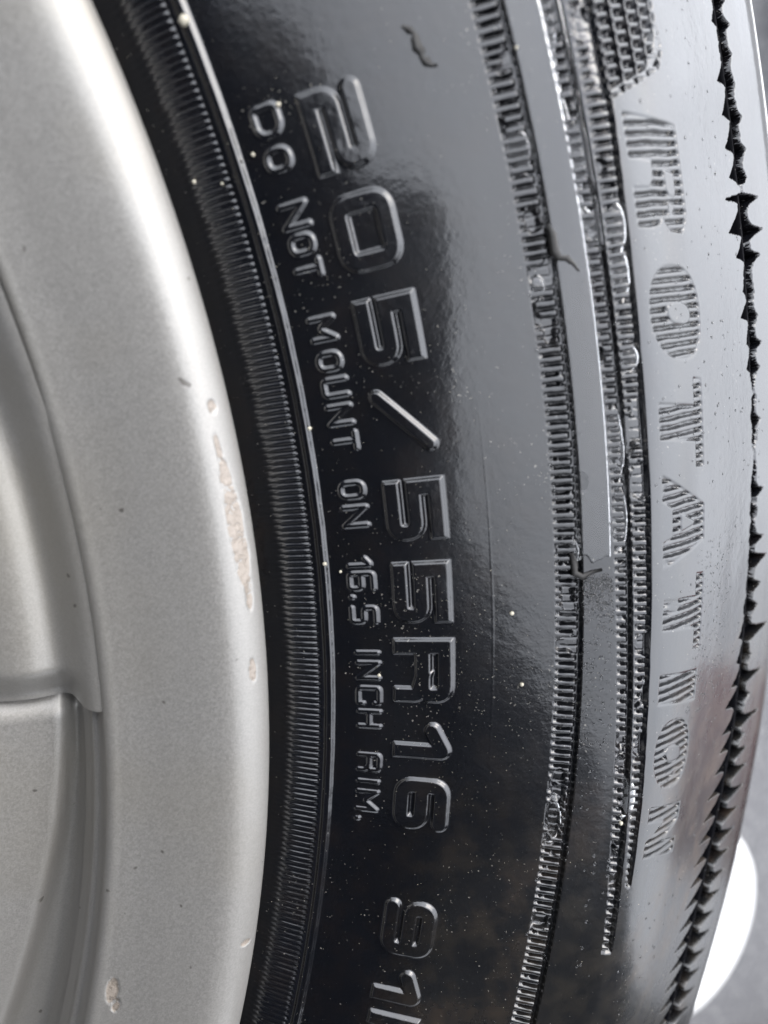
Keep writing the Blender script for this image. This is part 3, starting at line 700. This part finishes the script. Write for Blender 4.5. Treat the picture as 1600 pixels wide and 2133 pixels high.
# ------------------------------------------------------------------ the phone and the person taking the picture (behind the camera, seen as dark reflections)
ph = bmesh.new(); bmesh.ops.create_cube(ph, size=1.0)
for v_ in ph.verts: v_.co = Vector((v_.co.x*.076, v_.co.y*.162, v_.co.z*.009))
bmesh.ops.bevel(ph, geom=ph.edges[:]+ph.verts[:], offset=.003, segments=3, affect='EDGES')
phone = bm_obj('phone', ph, M_PHONE)
tag(phone, 'black mobile phone held over the wheel to take the picture', 'phone')
Rm = M.to_3x3(); phone.matrix_world = Matrix.Translation(M.translation + Rm @ Vector((-.031, -.060, .0085))) @ Rm.to_4x4()
def skin(name, nodes, edges, mat, sub=2):
    me = bpy.data.meshes.new(name); me.from_pydata([n[0] for n in nodes], edges, []); o = bpy.data.objects.new(name, me); COL.objects.link(o)
    md = o.modifiers.new('skin', 'SKIN'); sk = me.skin_vertices[0].data
    for i, n in enumerate(nodes): sk[i].radius = (n[1], n[1] if len(n) < 3 else n[2])
    sk[0].use_root = True
    o.modifiers.new('sub', 'SUBSURF').levels = sub; o.modifiers['sub'].render_levels = sub
    me.materials.append(mat); return o
px, py, pz = M.translation
body = skin('person', [((.20, -.64, .78), .19), ((.10, -.52, .84), .18), ((-.08, -.34, .80), .18), ((-.15, -.16, .68), .12), ((-.12, -.08, .62), .06),
    ((-.09, .0, .56), .10), ((.06, -.38, .74), .075), ((.13, -.36, .50), .05), ((px-.012, py-.125, pz+.03), .034), ((-.32, -.22, .74), .075), ((-.16, -.02, .42), .05), ((px-.04, py+.05, pz+.03), .034),
    ((.38, -.62, .70), .14), ((.50, -.54, .40), .10), ((.52, -.66, .02), .06), ((.54, -.54, -.03), .05), ((.0, -.72, .72), .13), ((-.12, -.60, .44), .08), ((-.14, -.74, .08), .05), ((-.14, -.62, .04), .045)],
    [(0, 1), (1, 2), (2, 3), (3, 4), (4, 5), (3, 6), (6, 7), (7, 8), (3, 9), (9, 10), (10, 11), (0, 12), (12, 13), (13, 14), (14, 15), (0, 16), (16, 17), (17, 18), (18, 19)], M_CLOTH)
tag(body, 'person in dark jacket bending over the wheel and holding a phone', 'person')

# unseen red-brown tool box added to put a reddish reflection in the wet shoulder
bm = bmesh.new(); bmesh.ops.create_cube(bm, size=1.0)
for v_ in bm.verts: v_.co = Vector((v_.co.x*.26, v_.co.y*.15*(1-.12*(v_.co.z > 0)), v_.co.z*.25+.125))
bmesh.ops.bevel(bm, geom=bm.edges[:], offset=.012, segments=2, affect='EDGES')
tb = bpy.data.objects.new('added_toolbox', None); COL.objects.link(tb); tb.location = (.93, -.70, ground_z(.93)); tb.rotation_euler = (0, math.radians(13), .9)
tag(tb, 'unseen dark red box added for the reddish reflection in the tyre shoulder', 'tool box')
M_RED = simple('red_paint', (.10, .016, .015), .4, 30, .1, .05)
bm_obj('box_body', bm, M_RED, tb)
bm = bmesh.new(); bmesh.ops.create_cone(bm, cap_ends=True, radius1=.012, radius2=.012, depth=.22, segments=16)
for v_ in bm.verts: v_.co = Vector((v_.co.z, v_.co.y, v_.co.x+.29))
bm_obj('handle', bm, M_PHONE, tb)

# unseen dark blue vehicle added on the left to darken bead and letter-edge reflections
added_van = bpy.data.objects.new('added_van', None); COL.objects.link(added_van); added_van.location = (-1.75, .3, 0)
tag(added_van, 'unseen dark blue vehicle added beside the wheel to darken its reflections', 'added_van')
M_BLUE = simple('dark_blue_paint', (.012, .018, .040), .5, 6, .1, .02)
M_GLASS = simple('tinted_glass', (.01, .012, .014), .08, 5, .1, .0)
side = [(-2.5, .35), (2.3, .35), (2.55, .5), (2.5, .95), (1.75, 1.15), (1.05, 1.85), (.6, 1.98), (-2.4, 1.98), (-2.55, 1.8), (-2.6, .5)]
bm = bmesh.new(); a = [bm.verts.new((.85, y, z)) for y, z in side]; b = [bm.verts.new((-.85, y, z)) for y, z in side]
bm.faces.new(a); bm.faces.new(b[::-1])
for i in range(len(side)): bm.faces.new((a[i], b[i], b[(i+1) % len(side)], a[(i+1) % len(side)]))
bmesh.ops.recalc_face_normals(bm, faces=bm.faces[:]); bmesh.ops.bevel(bm, geom=bm.edges[:], offset=.07, segments=3, affect='EDGES')
bm_obj('body', bm, M_BLUE, added_van)
for y0, y1 in ((-2.2, -1.0), (-.85, .35), (.45, 1.2)):
    bm = bmesh.new(); q = [bm.verts.new((.857, y, z)) for y, z in ((y0, 1.15), (y1, 1.15), (min(y1, 1.05), 1.75), (y0, 1.75))]; bm.faces.new(q)
    bmesh.ops.solidify(bm, geom=bm.faces[:], thickness=.01); bm_obj('window', bm, M_GLASS, added_van, False)
for y0 in (-1.7, 1.65):
    for x0 in (-.78, .78):
        bm = bmesh.new(); bmesh.ops.create_cone(bm, cap_ends=True, radius1=.33, radius2=.33, depth=.22, segments=40)
        bmesh.ops.bevel(bm, geom=[e for e in bm.edges if len(e.link_faces) == 2 and e.calc_face_angle(0) > 1], offset=.03, segments=3, affect='EDGES')
        for v_ in bm.verts: v_.co = Vector((v_.co.z+x0, v_.co.y+y0, v_.co.x+.33))
        bm_obj('wheel', bm, M_DRY, added_van)
